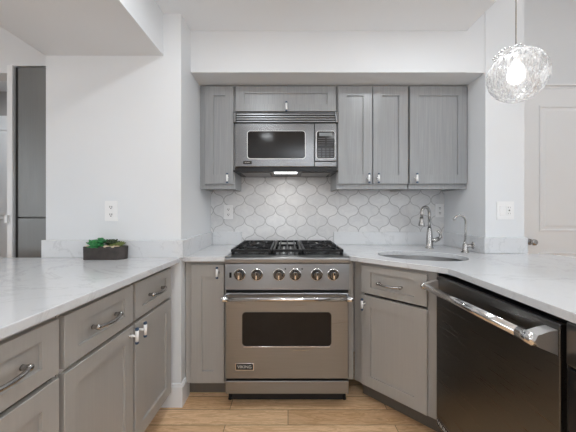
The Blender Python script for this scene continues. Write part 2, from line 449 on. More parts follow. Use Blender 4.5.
for i, (x, y, z) in enumerate(DOWN):
    zone = ['above the left side of the cooking aisle', 'above the right side of the cooking aisle', 'above the left floor behind the camera', 'above the right floor behind the camera',
            'in the high ceiling near the white door', 'in the high ceiling at the back right', 'in the left room ceiling near the refrigerator', 'in the left room ceiling at the back', 'added in the hall ceiling to brighten the doorway'][i]
    d = thing('recessed_downlight', 'small round white recessed downlight '+zone, 'ceiling light', (x, y, z), 0, 'recessed ceiling downlights')
    MB().lathe([(0.105, 0.0), (0.105, -0.004), (0.098, -0.008), (0.088, -0.008), (0.088, 0.0)], (0, 0, 0), M['trim'], cap=False).build('trim_ring', d)
    MB().lathe([(0.086, -0.001), (0.086, -0.004)], (0, 0, 0), M['lamp']).build('lens', d)

r = thing('added_floor_lamp', 'unseen steel torchiere with upturned bowl, added behind the camera to brighten the ceiling', 'floor lamp', (0.45, -1.9, 0))  # unseen stand added to hold the ceiling fill
MB().lathe([(0.14, 0.0), (0.14, 0.015), (0.02, 0.03)], (0, 0, 0), M['steel'], n=28).build('base', r)
MB().cyl((0, 0, 0.028), (0, 0, 1.70), 0.012, M['steel']).build('pole', r)
MB().lathe([(0.03, 1.69), (0.12, 1.72), (0.17, 1.79), (0.165, 1.79), (0.115, 1.728), (0.02, 1.70)], (0, 0, 0), M['white_plastic'], n=32, cap=False).build('shade', r)

# ------------------------------------------------------------ worktops and splashbacks
def slabpoly(pts, hole=None): return MB().prism(pts, 0.884, 0.914, M['quartz'], hole)
def finish(o, wd=0.003):
    b = o.modifiers.new('bev', 'BEVEL'); b.width = wd; b.segments = 2; b.limit_method = 'ANGLE'; b.angle_limit = 0.7
    return o
sl = -0.662
finish(slabpoly([(sl-0.035*1.28, 0.497), (sl, 1.777), (-2.2, 1.777), (-2.2, 0.497)]).build('countertop',
       label='white quartz peninsula countertop at the left carrying the small planter', category='countertop'))
finish(slabpoly([(-0.655, 1.797), (-0.389, 1.797), (-0.389, 2.443), (-0.655, 2.443)]).build('countertop',
       label='short white quartz countertop between the left wall and the range', category='countertop'))
SC, SA, SB, SR = Vector((0.852, 1.862)), 0.262, 0.195, math.radians(-22)
def ell(a, b, n=48, c=SC):
    out = []
    for k in range(n):
        t = 2*PI*k/n
        # slightly squarish oval
        ct_, st = math.cos(t), math.sin(t)
        x = a*math.copysign(abs(ct_)**0.85, ct_); y = b*math.copysign(abs(st)**0.85, st)
        out.append((c.x+x*math.cos(SR)-y*math.sin(SR), c.y+x*math.sin(SR)+y*math.cos(SR)))
    return out
right_poly = [(0.386, 2.443), (0.386, 1.835), (0.45, 1.782), (0.60, 1.640), (0.70, 1.545), (0.765, 1.478), (0.793, 1.435), (0.80, 1.38),
              (0.80, 0.30), (1.74, 0.30), (1.74, 1.930), (1.309, 1.930), (1.309, 2.443)]
finish(slabpoly(right_poly, ell(SA, SB)).build('countertop',
       label='large white quartz countertop at the right with the oval sink cut out', category='countertop'), 0.0025)
Q = M['quartz']
finish(MB().box(-1.497, -0.637, 1.759, 1.778, 0.9145, 1.022, Q).box(-0.655, -0.637, 1.778, 2.444, 0.9145, 1.022, Q).build('quartz_upstand',
       label='low white quartz upstand along the left wall behind the planter', category='backsplash'), 0.0015)
finish(MB().box(-0.636, -0.389, 2.444, 2.463, 0.9145, 1.022, Q).build('quartz_upstand',
       label='short low quartz upstand on the back wall left of the range', category='backsplash'), 0.0015)
finish(MB().box(0.386, 1.309, 2.444, 2.463, 0.9145, 1.022, Q).box(1.31, 1.328, 1.951, 2.463, 0.9145, 1.022, Q)
       .box(1.31, 1.60, 1.932, 1.951, 0.9145, 1.022, Q).build('quartz_upstand',
       label='low quartz upstand behind the sink and around the right pier', category='backsplash'), 0.0015)
MB().box(-0.655, 1.328, 2.4635, 2.4715, 0.60, 1.60, M['tile']).build('tile_backsplash',
       label='pale arabesque lantern tile backsplash with grey grout behind the range', category='backsplash')

# ------------------------------------------------------------ hardware
def t_knob(parent, x, z, y=0.0):
    """T-bar knob standing 3 cm off the door face, chrome reflections painted white and blue"""
    mb = MB()
    mb.cyl((x, y, z), (x, y-0.028, z), 0.0055, M['reflect_white'], 12)
    mb.cyl((x, y, z), (x, y-0.003, z), 0.010, M['chrome'], 14)
    mb.cyl((x, y-0.033, z-0.025), (x, y-0.033, z+0.025), 0.0078, M['reflect_white'], 14)
    for q in (-1, 1):
        mb.lathe([(0.0080, q*0.025), (0.0082, q*0.031), (0.0068, q*0.036), (0.002, q*0.037)], (x, y-0.033, z), M['reflect_blue'], n=14)
    return mb.build('knob', parent, label='T-bar knob with white and dark blue reflections painted on')
def pull(parent, xc, z, half=0.068):
    mb = MB(); pts = []; rad = []
    for k in range(21):
        t = -1+2*k/20
        pts.append((xc+t*half, -0.021-0.014*(1-t*t), z-0.003*(1-t*t)))
        rad.append(0.0068)
    mb.tube(pts, rad, M['nickel'], 12)
    for q in (-1, 1):
        mb.lathe([(0.0085, 0), (0.0075, -0.008), (0.0085, -0.015), (0.0105, -0.020), (0.0095, -0.026), (0.004, -0.030)], (xc+q*half, 0, z), M['nickel'], n=16, axis='y')
    return mb.build('pull_handle', parent, label='arched brushed nickel bar pull')
L, U = M['lower'], M['upper']
def base_body(root, w_, d, x0=0.0):
    """carcass with face frame at local y 0.02 (doors stand proud of it); open at the back and top"""
    mb = MB().box(x0, x0+0.018, 0.04, d, 0.105, 0.882, L).box(x0+w_-0.018, x0+w_, 0.04, d, 0.105, 0.882, L)
    mb.box(x0+0.018, x0+w_-0.018, 0.04, d, 0.105, 0.125, L)
    mb.build('carcass', root)
    return mb
def frame(root, x0, x1, openings, z0=0.105, z1=0.882, y=0.021, t=0.019):
    """plate with nothing cut: the doors overlay it, so only the strips between them show"""
    MB().box(x0, x1, y, y+t, z0, z1, openings or L, 0.0008).build('face_frame', root)

# two-drawer two-door cabinet and its neighbour, left side (local x runs away from the camera)
ang = PI/2-math.radians(1.3)
def left_cab(yn, w_, label, fronts, door_knobs):
    xn = -0.698-0.023*(1.734-yn)
    r = thing('base_cabinet', label, 'cabinet', (xn, yn, 0), ang)
    base_body(r, w_, 0.58)
    ff = MB().box(0, w_, 0.021, 0.04, 0.105, 0.122, L).box(0, w_, 0.021, 0.04, 0.856, 0.882, L)
    ff.box(0, fronts[0][0]+0.004, 0.021, 0.04, 0.122, 0.856, L).box(fronts[-1][1]-0.004, w_, 0.021, 0.04, 0.122, 0.856, L).build('face_frame', r)
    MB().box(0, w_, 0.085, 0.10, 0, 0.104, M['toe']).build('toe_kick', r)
    for (a, b), kx in zip(fronts, door_knobs):
        d = MB().shaker(a, b, 0.692, 0.862, L, 0.062, 0.045).build('drawer', r)
        pull(d, (a+b)/2, 0.775)
        e = MB().shaker(a, b, 0.115, 0.676, L, 0.062, 0.062).build('door', r)
        t_knob(e, kx, 0.640)
    return r
left_cab(0.922, 0.833, 'warm grey base cabinet under the left counter, farthest with two drawers and paired doors',
         [(0.008, 0.404), (0.424, 0.812)], [0.376, 0.448])
left_cab(0.512, 0.406, 'warm grey base cabinet nearest the camera at the left frame edge', [(0.012, 0.398)], [0.045])

# narrow full-height door cabinet left of the range
r = thing('base_cabinet', 'narrow grey base cabinet squeezed between the left wall and the steel range', 'cabinet', (-0.652, 1.824, 0))
base_body(r, 0.260, 0.60)
MB().box(0, 0.260, 0.021, 0.04, 0.105, 0.882, L).build('face_frame', r)
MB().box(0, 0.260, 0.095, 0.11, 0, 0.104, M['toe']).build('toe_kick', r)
d = MB().shaker(0.042, 0.250, 0.115, 0.862, L, 0.066, 0.075).build('door', r)
t_knob(d, 0.213, 0.817)

# diagonal sink cabinet
r = thing('sink_cabinet', 'warm grey diagonal corner cabinet below the sink, right of the range', 'cabinet', (0.459, 1.824, 0), -math.radians(46.6))
MB().box(-0.062, 0.006, 0.021, 0.04, 0.105, 0.882, L).box(0.394, 0.446, 0.021, 0.04, 0.105, 0.882, L).box(0.006, 0.394, 0.021, 0.04, 0.105, 0.122, L).box(0.006, 0.394, 0.021, 0.04, 0.856, 0.882, L).build('face_frame', r)
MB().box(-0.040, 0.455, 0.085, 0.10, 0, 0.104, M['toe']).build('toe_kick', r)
d = MB().shaker(0, 0.400, 0.690, 0.862, L, 0.066, 0.040).build('drawer', r)
pull(d, 0.195, 0.768, 0.068)
d = MB().shaker(0, 0.400, 0.115, 0.675, L, 0.066, 0.066).build('door', r)
t_knob(d, 0.028, 0.625)
fl = MB().box(-0.0, 0.040, 0, 0.018, 0.105, 0.882, L).build('filler_strip', r)
fl.matrix_parent_inverse = Matrix.Identity(4)
fl.matrix_local = (Matrix.Translation((0.459, 1.824, 0)) @ Matrix.Rotation(-math.radians(46.6), 4, 'Z')).inverted() @ Matrix.Translation((0.386, 1.885, 0))
MB().box(0.386, 0.402, 1.905, 2.44, 0.105, 0.882, L).build('side_panel', r).matrix_local = (Matrix.Translation((0.459, 1.824, 0)) @ Matrix.Rotation(-math.radians(46.6), 4, 'Z')).inverted()

# undermount sink
r = thing('sink', 'oval stainless steel undermount sink in the corner counter', 'sink', (SC.x, SC.y, 0.884))
def e3(a, b, z): return [Vector((x, y, z)) for x, y in ell(a, b, 48, Vector((0, 0)))]
MB().ring_loft([e3(SA+0.022, SB+0.022, -0.0015), e3(SA+0.002, SB+0.002, -0.0015), e3(SA, SB, -0.006), e3(SA-0.006, SB-0.006, -0.10), e3(SA-0.02, SB-0.02, -0.155),
                e3(SA-0.06, SB-0.06, -0.172), e3(0.03, 0.03, -0.178), e3(0.03, 0.03, -0.18), e3(SA-0.058, SB-0.058, -0.175), e3(SA-0.015, SB-0.015, -0.157), e3(SA+0.0, SB+0.0, -0.006), e3(SA+0.022, SB+0.022, -0.004)],
               M['steel'], cap=False).build('bowl', r)
MB().lathe([(0.045, -0.170), (0.040, -0.166), (0.012, -0.168), (0.010, -0.160), (0.002, -0.159)], (0, 0, 0), M['chrome'], n=24).build('drain', r)

# main faucet
r = thing('kitchen_faucet', 'tall brushed nickel gooseneck faucet with side lever behind the sink', 'faucet', (1.080, 2.215, 0.9145))
nk = M['nickel']
MB().lathe([(0.032, 0), (0.032, 0.006), (0.026, 0.012), (0.024, 0.05), (0.021, 0.10), (0.0165, 0.150), (0.0145, 0.156)], (0, 0, 0), nk).build('base', r)
dx, dy = -0.86, -0.51
pts = [(0, 0, 0.155), (0, 0, 0.25)]
R_ = 0.046
for k in range(0, 13):
    a = PI*k/12
    s_ = R_*(1-math.cos(a)); pts.append((dx*s_, dy*s_, 0.268+R_*math.sin(a)))
e = Vector((dx*(2*R_+0.004), dy*(2*R_+0.004), 0))
pts.append((e.x, e.y, 0.230))
MB().tube(pts, 0.0118, nk, 14).build('spout', r)
MB().tube([e+Vector((0, 0, 0.236)), e+Vector((0, 0, 0.218)), e+Vector((0, 0, 0.193)), e+Vector((0, 0, 0.178)), e+Vector((0, 0, 0.171))], [0.0130, 0.0145, 0.0205, 0.0225, 0.0200], nk, 18).build('spray_head', r)
lv = MB().tube([(0.008, 0, 0.064), (0.040, -0.006, 0.060), (0.064, -0.010, 0.074)], [0.0165, 0.018, 0.0155], nk, 14)
lv.tube([(0.064, -0.010, 0.070), (0.080, -0.012, 0.090), (0.076, -0.012, 0.112), (0.058, -0.010, 0.134)], [0.0135, 0.011, 0.0095, 0.0105], nk, 12)
lv.build('lever', r)
# small side faucet for filtered water
r = thing('water_filter_tap', 'slim nickel filtered water tap with thin curved spout right of the faucet', 'faucet', (1.212, 1.985, 0.9145))
MB().lathe([(0.026, 0), (0.026, 0.005), (0.019, 0.010), (0.016, 0.03), (0.0155, 0.055), (0.010, 0.065), (0.0075, 0.08)], (0, 0, 0), nk).build('base', r)
pts = [(0, 0, 0.07), (0.004, 0, 0.14), (0.005, 0, 0.20)]
for k in range(1, 11):
    a = PI*k/13; pts.append((0.005-0.046*(1-math.cos(a)), -0.01*k/10, 0.205+0.050*math.sin(a)))
pts.append((-0.086, -0.012, 0.224))
MB().tube(pts, 0.0066, nk, 12).build('spout', r)
MB().tube([(0.008, 0, 0.042), (0.050, -0.004, 0.050)], [0.013, 0.013], nk, 12).tube([(0.050, -0.004, 0.026), (0.052, -0.004, 0.074)], [0.0075, 0.0075], nk, 10).tube([(0.046, -0.024, 0.050), (0.058, 0.016, 0.052)], [0.0075, 0.0075], nk, 10).build('lever', r)

# ------------------------------------------------------------ dishwasher
r = thing('dishwasher', 'dark brushed steel dishwasher with long bar handle under the right counter', 'dishwasher', (0.757, 1.478, 0), -math.radians(86.7))
SD, CH = M['steel_dk'], M['chrome']
MB().box(0.01, 0.626, 0.026, 0.57, 0.10, 0.866, M['black']).build('tub', r)
MB().box(0.002, 0.634, -0.002, 0.024, 0.115, 0.868, SD, 0.003).build('door_panel', r)
MB().box(0.01, 0.626, 0.085, 0.10, 0.0, 0.099, M['black']).build('toe_kick', r)
h = MB()
h.tube([(0.000, -0.058, 0.816), (0.600, -0.058, 0.816)], 0.0165, CH, 20)
h.tube([(-0.024, -0.058, 0.816), (-0.018, -0.058, 0.816), (0.004, -0.058, 0.816)], [0.012, 0.0185, 0.0185], CH, 20)
h.tube([(0.560, -0.058, 0.816), (0.614, -0.058, 0.816), (0.622, -0.058, 0.816)], [0.0205, 0.0205, 0.013], CH, 20)
hb = h.build('handle', r)
def bracket(x0, x1):
    mb = MB()
    poly = [(-0.003, 0.850), (-0.03, 0.846), (-0.064, 0.836), (-0.074, 0.818), (-0.058, 0.799), (-0.003, 0.776)]
    mb.ring_loft([[Vector((x, yy, zz)) for yy, zz in poly] for x in (x0, x1)], M['satin'], smooth=False)
    return mb
bracket(0.0, 0.022).build('bracket', hb); bracket(0.590, 0.630).build('bracket', hb)
bd = MB().box(0.008, 0.128, -0.0045, -0.0015, 0.118, 0.158, CH, 0.001).box(0.011, 0.125, -0.0052, -0.004, 0.121, 0.155, M['rubber'])
bd.text('VIKING', 0.030, (0.068, -0.0055, 0.138), M['letters'], sx=1.05)
bd.build('badge', r, label='black and silver maker badge reading VIKING')
# dark end unit after the dishwasher
r = thing('end_panel', 'dark grey end panel beside the dishwasher at the right frame edge', 'panel', (0.797, 0.832, 0), -math.radians(90))
MB().box(0, 0.50, 0.0, 0.02, 0.76, 0.882, SD, 0.004).build('upper_front', r)
MB().box(0, 0.50, 0.004, 0.02, 0.02, 0.752, M['black'], 0.004).build('lower_front', r)
MB().box(0, 0.50, 0.022, 0.04, 0.0, 0.882, M['carcass']).build('backing', r)
# panel carrying the breakfast overhang on the far side
MB().box(1.44, 1.46, 0.32, 1.925, 0, 0.882, L).build('bar_back_panel', label='grey back panel holding up the right counter on its door side', category='panel')

# ------------------------------------------------------------ range
ST = M['steel']
r = thing('gas_range', 'stainless steel four-burner gas range with six knobs against the tiled wall', 'range', (-0.005, 1.752, 0))
MB().box(-0.376, 0.376, 0.045, 0.69, 0.10, 0.902, ST, 0.002).build('body', r)
# rolled front nose of the deck and the deck itself
nose = [(0.69, 0.902), (0.69, 0.922), (0.03, 0.922), (0.012, 0.921), (0.002, 0.916), (-0.002, 0.907), (-0.001, 0.886), (0.006, 0.879), (0.046, 0.879), (0.046, 0.902)]
MB().ring_loft([[Vector((x, y, z)) for y, z in nose] for x in (-0.379, 0.379)], ST, smooth=False).build('deck', r)
MB().ring_loft([[Vector((x, y, z)) for y, z in [(0.045, 0.716), (0.012, 0.716), (0.006, 0.722), (0.018, 0.876), (0.045, 0.876)]] for x in (-0.377, 0.377)], ST, smooth=False).build('control_panel', r)
MB().box(-0.355, 0.355, 0.085, 0.64, 0.9222, 0.9235, M['black']).build('burner_tray', r)
def yp(z): return 0.006+0.012*(z-0.722)/0.154
for xk in (-0.289, -0.184, -0.050, 0.049, 0.180, 0.280):
    k = MB(); z = 0.812; y = yp(z)
    k.lathe([(0.038, 0), (0.038, -0.004), (0.034, -0.006)], (xk, y, z), M['chrome'], axis='y', n=28)
    k.lathe([(0.028, -0.004), (0.0245, -0.010), (0.023, -0.030), (0.020, -0.034)], (xk, y, z), M['knobsteel'], axis='y', n=28)
    k.box(xk-0.0055, xk+0.0055, y-0.043, y-0.030, z-0.021, z+0.022, M['chrome'], 0.002)
    k.box(xk-0.003, xk+0.003, y-0.0445, y-0.043, z+0.003, z+0.020, M['black'])
    k.lathe([(0.0335, -0.0062), (0.0275, -0.0064)], (xk, y, z), M['rubber'], axis='y', n=28, cap=False)
    k.build('knob', r)
    g = MB().box(xk+0.020, xk+0.034, y-0.0012, y+0.002, z-0.044, z-0.041, M['black'])
    g.build('marking', r)
for xk in (-0.006, 0.096):
    MB().lathe([(0.0045, 0.001), (0.0045, -0.0015)], (xk-0.005, yp(0.85), 0.846), M['black'], axis='y', n=12).build('indicator', r)
MB().box(-0.352, -0.338, yp(0.81)-0.005, yp(0.81)+0.003, 0.793, 0.825, M['black'], 0.002).build('switch', r)
# oven door
MB().box(-0.374, 0.374, 0.026, 0.045, 0.176, 0.716, M['rubber']).build('gasket', r)
od = MB().box(-0.372, 0.372, -0.002, 0.026, 0.186, 0.704, ST, 0.004).build('oven_door', r)
wd_ = MB()
wd_.rrect(-0.272, 0.267, 0.3845, 0.589, 0.022, -0.0035, -0.002, M['rubber'])
wd_.box(-0.262, 0.257, -0.008, -0.002, 0.379, 0.3838, M['chrome'], 0.001)
wd_.rrect(-0.268, 0.263, 0.388, 0.586, 0.020, -0.0062, -0.0042, M['glassblack'])
wd_.build('window', od, label='dark oven window')
h = MB().tube([(-0.372, -0.052, 0.681), (0.372, -0.052, 0.681)], 0.0125, CH, 20)
for q in (-1, 1):
    h.tube([(q*0.350, -0.052, 0.681), (q*0.384, -0.052, 0.681), (q*0.389, -0.052, 0.681)], [0.0165, 0.0165, 0.012], CH, 18)
    h.box(q*0.364-0.012, q*0.364+0.012, -0.052, 0.0, 0.677, 0.697, CH, 0.003)
h.build('handle', od)
bd = MB().box(-0.313, -0.201, -0.004, -0.001, 0.238, 0.280, CH, 0.001).box(-0.309, -0.205, -0.0052, -0.003, 0.242, 0.277, M['rubber'])
bd.text('VIKING', 0.025, (-0.257, -0.0056, 0.2592), M['letters'], sx=1.05)
bd.build('badge', od, label='black and silver maker badge reading VIKING')
MB().box(-0.372, 0.372, 0.000, 0.045, 0.094, 0.172, ST, 0.003).build('kick_panel', r)
MB().box(-0.350, 0.350, 0.075, 0.62, 0.012, 0.099, M['rubber']).build('shade_box', r)  # dark box standing in for the shade under the range
for x in (-0.364, 0.364):
    for y in (0.10, 0.62):
        MB().lathe([(0.013, 0.0), (0.013, 0.006), (0.010, 0.012), (0.010, 0.10)], (x, y, 0), M['black'], n=16).build('leg', r)
# burners and grates
for x in (-0.235, 0.235):
    for y in (0.235, 0.49):
        b_ = MB().lathe([(0.060, 0.9235), (0.058, 0.929), (0.040, 0.932), (0.038, 0.936)], (x, y, 0), ST, n=28).build('burner', r)
        MB().lathe([(0.038, 0.936), (0.040, 0.940), (0.034, 0.944), (0.006, 0.945)], (x, y, 0), M['iron'], n=28).build('burner_cap', b_)
def grate(x0, x1, cols, mat):
    g = MB(); zt, zb = 0.957, 0.941; y0, y1 = 0.075, 0.65; t = 0.0075
    for x in (x0+t, x1-t): g.box(x-t, x+t, y0, y1, zb, zt, mat, 0.002)
    ys = (y0+t, (y0+y1)/2, y1-t)
    for y in ys: g.box(x0+2*t, x1-2*t, y-t, y+t, zb, zt, mat, 0.002)
    xc = (x0+x1)/2
    if cols:
        for yc in (0.235, 0.49):
            for k in range(8):
                a = 2*PI*(k+0.5)/8
                c_, s_ = math.cos(a), math.sin(a)
                ox = (x1-x0)/2-2*t; oy = 0.13
                q = min(ox/abs(c_), oy/abs(s_))
                p0 = Vector((xc+0.028*c_, yc+0.028*s_, zt-0.004)); p1 = Vector((xc+q*c_, yc+q*s_, zt-0.004))
                g.tube([p0, p1], [0.005, 0.0075], mat, 6)
            for k in (-1, 1):
                g.box(xc+k*0.065-0.005, xc+k*0.065+0.005, yc-0.055, yc+0.055, zb+0.002, zt+0.003, mat, 0.002)
    else:
        for x in (x0+0.040, xc, x1-0.040): g.box(x-0.0045, x+0.0045, y0+2*t, y1-2*t, zb+0.004, zt+0.001, mat, 0.001)
    for x in (x0+0.012, x1-0.012):
        for y in (y0+0.014, (y0+y1)/2, y1-0.014):
            g.tube([(x, y, 0.9236), (x, y, 0.945)], [0.012, 0.010], mat, 8)
    return g
grate(-0.355, -0.098, True, M['iron']).build('grate', r)
grate(0.098, 0.355, True, M['iron']).build('grate', r)
grate(-0.092, 0.092, False, M['iron']).build('grate', r)
MB().box(-0.030, -0.018, 0.10, 0.63, 0.9236, 0.9275, ST, 0.001).box(0.018, 0.030, 0.10, 0.63, 0.9236, 0.9275, ST, 0.001).build('tray_rib', r)

# ------------------------------------------------------------ upper cabinets
def zbot(z0): return 1.399 if z0 < 1.5 else 1.934
def upper(x0, x1, z0, label, doors):
    r = thing('wall_cabinet', label, 'cabinet', (x0, 2.137, 0))
    w_ = x1-x0
    MB().box(0, w_, 0.04, 0.325, z0+0.012, 2.128, U).box(0, 0.018, 0.04, 0.325, z0, z0+0.012, U).box(w_-0.018, w_, 0.04, 0.325, z0, z0+0.012, U).build('carcass', r)
    MB().box(0, w_, 0.021, 0.04, z0, zbot(z0)+0.006, U).box(0, w_, 0.021, 0.04, 2.106, 2.129, U).box(0, doors[0][0]-x0+0.004, 0.021, 0.04, zbot(z0)+0.006, 2.106, U).box(doors[-1][1]-x0-0.004, w_, 0.021, 0.04, zbot(z0)+0.006, 2.106, U).build('face_frame', r)
    for (a, b, c, d, kx, kz, stx, rl) in doors:
        e = MB().shaker(a-x0, b-x0, c, d, U, stx, rl).build('door', r)
        t_knob(e, kx-x0, kz)
    return r
zb, zt_ = 1.399, 2.118
upper(-0.654, -0.396, 1.363, 'narrow grey wall cabinet hanging left of the microwave', [(-0.614, -0.403, zb, zt_, -0.442, 1.438, 0.062, 0.068)])
upper(-0.394, 0.360, 1.925, 'low grey flap cabinet mounted over the microwave', [(-0.385, 0.352, 1.934, zt_, -0.012, 1.958, 0.062, 0.052)])
upper(0.362, 0.887, 1.363, 'grey two-door wall cabinet just right of the microwave', [(0.370, 0.622, zb, zt_, 0.590, 1.438, 0.066, 0.068), (0.628, 0.885, zb, zt_, 0.660, 1.438, 0.066, 0.068)])
upper(0.896, 1.326, 1.363, 'wide single-door grey wall cabinet above the faucets', [(0.898, 1.322, zb, zt_, 0.938, 1.438, 0.068, 0.068)])

# ------------------------------------------------------------ microwave
SM = steel('microwave_steel', (0.20, 0.202, 0.206), 0.25, 'x', 0.03)
r = thing('microwave', 'stainless over-the-range microwave hung above the gas range', 'microwave', (-0.017, 2.130, 0))
MB().box(-0.374, 0.374, 0.030, 0.330, 1.500, 1.920, M['black'], 0.003).build('body', r)
MB().box(-0.374, 0.300-0.09, 0.0, 0.028, 1.524, 1.844, SM, 0.004).build('door', r)
dm = [o for o in bpy.data.objects if o.name.startswith('door') and o.parent == r][0]
wn_ = MB()
wn_.rrect(-0.283, 0.146, 1.580, 1.787, 0.022, -0.0030, 0.001, M['satin'])
wn_.rrect(-0.279, 0.142, 1.585, 1.784, 0.020, -0.0055, -0.003, M['glassblack'])
wn_.build('window', dm, label='dark microwave window')
bd = MB().box(-0.312, -0.250, -0.0025, 0.001, 1.543, 1.566, M['rubber']).box(-0.310, -0.252, -0.0035, -0.002, 1.545, 1.564, M['rubber'])
bd.text('VIKING', 0.0120, (-0.281, -0.0039, 1.5545), M['letters'], sx=1.05); bd.build('badge', dm, label='small black maker badge reading VIKING')
MB().box(0.213, 0.374, 0.0, 0.028, 1.566, 1.844, SM, 0.003).build('control_housing', r)
ch_ = MB()
ch_.rrect(0.224, 0.363, 1.582, 1.786, 0.016, -0.003, 0.001, M['satin'])
ch_.rrect(0.228, 0.360, 1.586, 1.783, 0.014, -0.005, -0.002, M['glassblack'])
ch_.box(0.246, 0.342, -0.0062, -0.004, 1.748, 1.772, M['display'])
for i in range(4): ch_.box(0.238, 0.290, -0.0058, -0.004, 1.728-i*0.016, 1.733-i*0.016, M['grey_plastic']).box(0.300, 0.350, -0.0058, -0.004, 1.728-i*0.016, 1.733-i*0.016, M['grey_plastic'])
for i in range(4):
    for j in range(4): ch_.rrect(0.238+j*0.030, 0.260+j*0.030, 1.593+i*0.018, 1.604+i*0.018, 0.003, -0.0058, -0.004, M['grey_plastic'], 2)
ch_.build('keypad', r)
MB().box(0.213, 0.374, 0.0, 0.028, 1.524, 1.562, SM, 0.003).build('open_button', r)
v = MB().box(-0.385, 0.385, 0.002, 0.026, 1.848, 1.920, M['rubber'])
for z in (1.851, 1.869, 1.887, 1.905): v.box(-0.362, 0.362, -0.004, 0.004, z, z+0.0085, M['steel'], 0.001)
for a, b in ((-0.385, -0.364), (0.364, 0.385)): v.box(a, b, -0.012, 0.02, 1.846, 1.921, SM, 0.003)
v.build('vent_grille', r)
MB().box(-0.385, 0.385, -0.004, 0.33, 1.487, 1.499, M['black'], 0.002).box(-0.374, 0.374, 0.004, 0.028, 1.499, 1.520, M['black']).build('base_plate', r)
MB().box(-0.085, 0.085, 0.02, 0.09, 1.4835, 1.4868, M['hoodlamp']).build('cooktop_lamp', r)
for a, b in ((-0.33, -0.12), (0.12, 0.33)):
    MB().box(a, b, 0.03, 0.28, 1.482, 1.4868, M['steel_dk'], 0.001).build('grease_filter', r)
hl = area('cooktop_light', (-0.017, 2.185, 1.482), (0, 0, 0), 0.17, 0.06, 0.9, (1, 0.98, 0.95))

# ------------------------------------------------------------ wall plates
def recept(root, x, z, m):
    g = MB().rrect(x-0.017, x+0.017, z-0.014, z+0.014, 0.012, -0.0072, -0.004, m)
    for q in (-0.006, 0.006): g.box(x+q-0.0017, x+q+0.0017, -0.0080, -0.007, z-0.003, z+0.008, M['rubber'])
    g.lathe([(0.0034, -0.007), (0.0034, -0.0080)], (x, 0, z-0.008), M['rubber'], axis='y', n=10)
    g.build('receptacle', root)
r = thing('wall_outlet', 'white duplex outlet on the left wall above the planter', 'outlet', (-1.082, 1.7788, 1.199))
MB().rrect(-0.039, 0.039, -0.062, 0.062, 0.005, -0.005, 0, M['white_plastic']).build('plate', r)
recept(r, 0, 0.023, M['white_plastic']); recept(r, 0, -0.023, M['white_plastic'])
r = thing('wall_outlet', 'white duplex outlet set in the lantern tiles left of the range', 'outlet', (-0.505, 2.4632, 1.190))
MB().rrect(-0.037, 0.037, -0.060, 0.060, 0.005, -0.005, 0, M['white_plastic']).build('plate', r)
recept(r, 0, 0.022, M['white_plastic']); recept(r, 0, -0.022, M['white_plastic'])
r = thing('wall_outlet', 'pale duplex outlet in the tiles beside the faucet', 'outlet', (1.287, 2.4632, 1.203))
MB().rrect(-0.035, 0.035, -0.057, 0.057, 0.005, -0.005, 0, M['white_plastic']).build('plate', r)
recept(r, 0, 0.021, M['white_plastic']); recept(r, 0, -0.021, M['white_plastic'])
r = thing('switch_plate', 'white double plate with rocker switch and outlet on the right pier', 'light switch', (1.460, 1.9518, 1.203))
MB().rrect(-0.058, 0.058, -0.060, 0.060, 0.005, -0.005, 0, M['white_plastic']).build('plate', r)
MB().box(-0.040, -0.007, -0.009, -0.004, -0.034, 0.034, M['white_plastic'], 0.002).build('rocker', r)
g = MB().box(0.007, 0.040, -0.008, -0.004, -0.034, 0.034, M['white_plastic'], 0.001)
for z in (-0.02, 0.02):
    for q in (-0.006, 0.006): g.box(0.0235+q-0.001, 0.0235+q+0.001, -0.0086, -0.0078, z-0.004, z+0.004, M['rubber'])
g.box(0.019, 0.028, -0.0095, -0.0078, -0.005, 0.005, M['grey_plastic'], 0.0005)
g.build('receptacle', r)

# ------------------------------------------------------------ refrigerator in the niche at the left
r = thing('refrigerator', 'tall built-in satin steel refrigerator beyond the left wall', 'refrigerator', (-1.44, 2.0, 0))
MB().box(-0.436, 0.440, 0.024, 0.60, 0.0, 2.185, M['carcass']).build('body', r)
MB().box(-0.421, 0.438, -0.002, 0.020, 1.156, 2.190, M['steel_fr'], 0.003).build('upper_door', r)
MB().box(-0.421, 0.438, -0.002, 0.020, 0.10, 1.150, M['steel_fr'], 0.003).build('lower_door', r)
MB().box(-0.439, -0.4225, 0.001, 0.020, 0.10, 2.19, M['rubber']).build('door_gasket', r)  # black strip painting the shade of the gap beside the doors
MB().box(-1.925, -1.905, 1.966, 1.9845, 1.115, 1.172, M['white_plastic'], 0.003).build('latch_plate', label='small white latch plate on the white jamb by the refrigerator', category='latch')

# ------------------------------------------------------------ planter
r = thing('succulent_planter', 'small dark wooden trough of succulents on the left counter', 'planter', (-1.092, 1.688, 0.9145))
def pf(s_, o=0.0):
    return [(-0.092*s_-o, -0.006), (-0.086*s_, -0.006), (0.100*s_, -0.006), (0.136*s_, 0.028), (0.136*s_, 0.045), (-0.092*s_-o, 0.045)]
P0 = [(-0.096, -0.005), (0.096, -0.005), (0.128, 0.024), (0.128, 0.056), (-0.096, 0.056), (-0.101, 0.022)]
P1 = [(x*1.02, y*1.02) for x, y in P0]
cxm, cym = 0.015, 0.022
def ins(P, s_): return [(cxm+(x-cxm)*s_, cym+(y-cym)*(s_-0.12)) for x, y in P]
H = 0.077
MB().ring_loft([[Vector((x, y, 0)) for x, y in P0], [Vector((x, y, H)) for x, y in P1], [Vector((x, y, H)) for x, y in ins(P1, 0.93)], [Vector((x, y, 0.055)) for x, y in ins(P0, 0.93)]], M['planter'], smooth=False).build('trough', r)
MB().prism(ins(P0, 0.92), 0.0555, 0.068, M['soil']).build('soil', r)
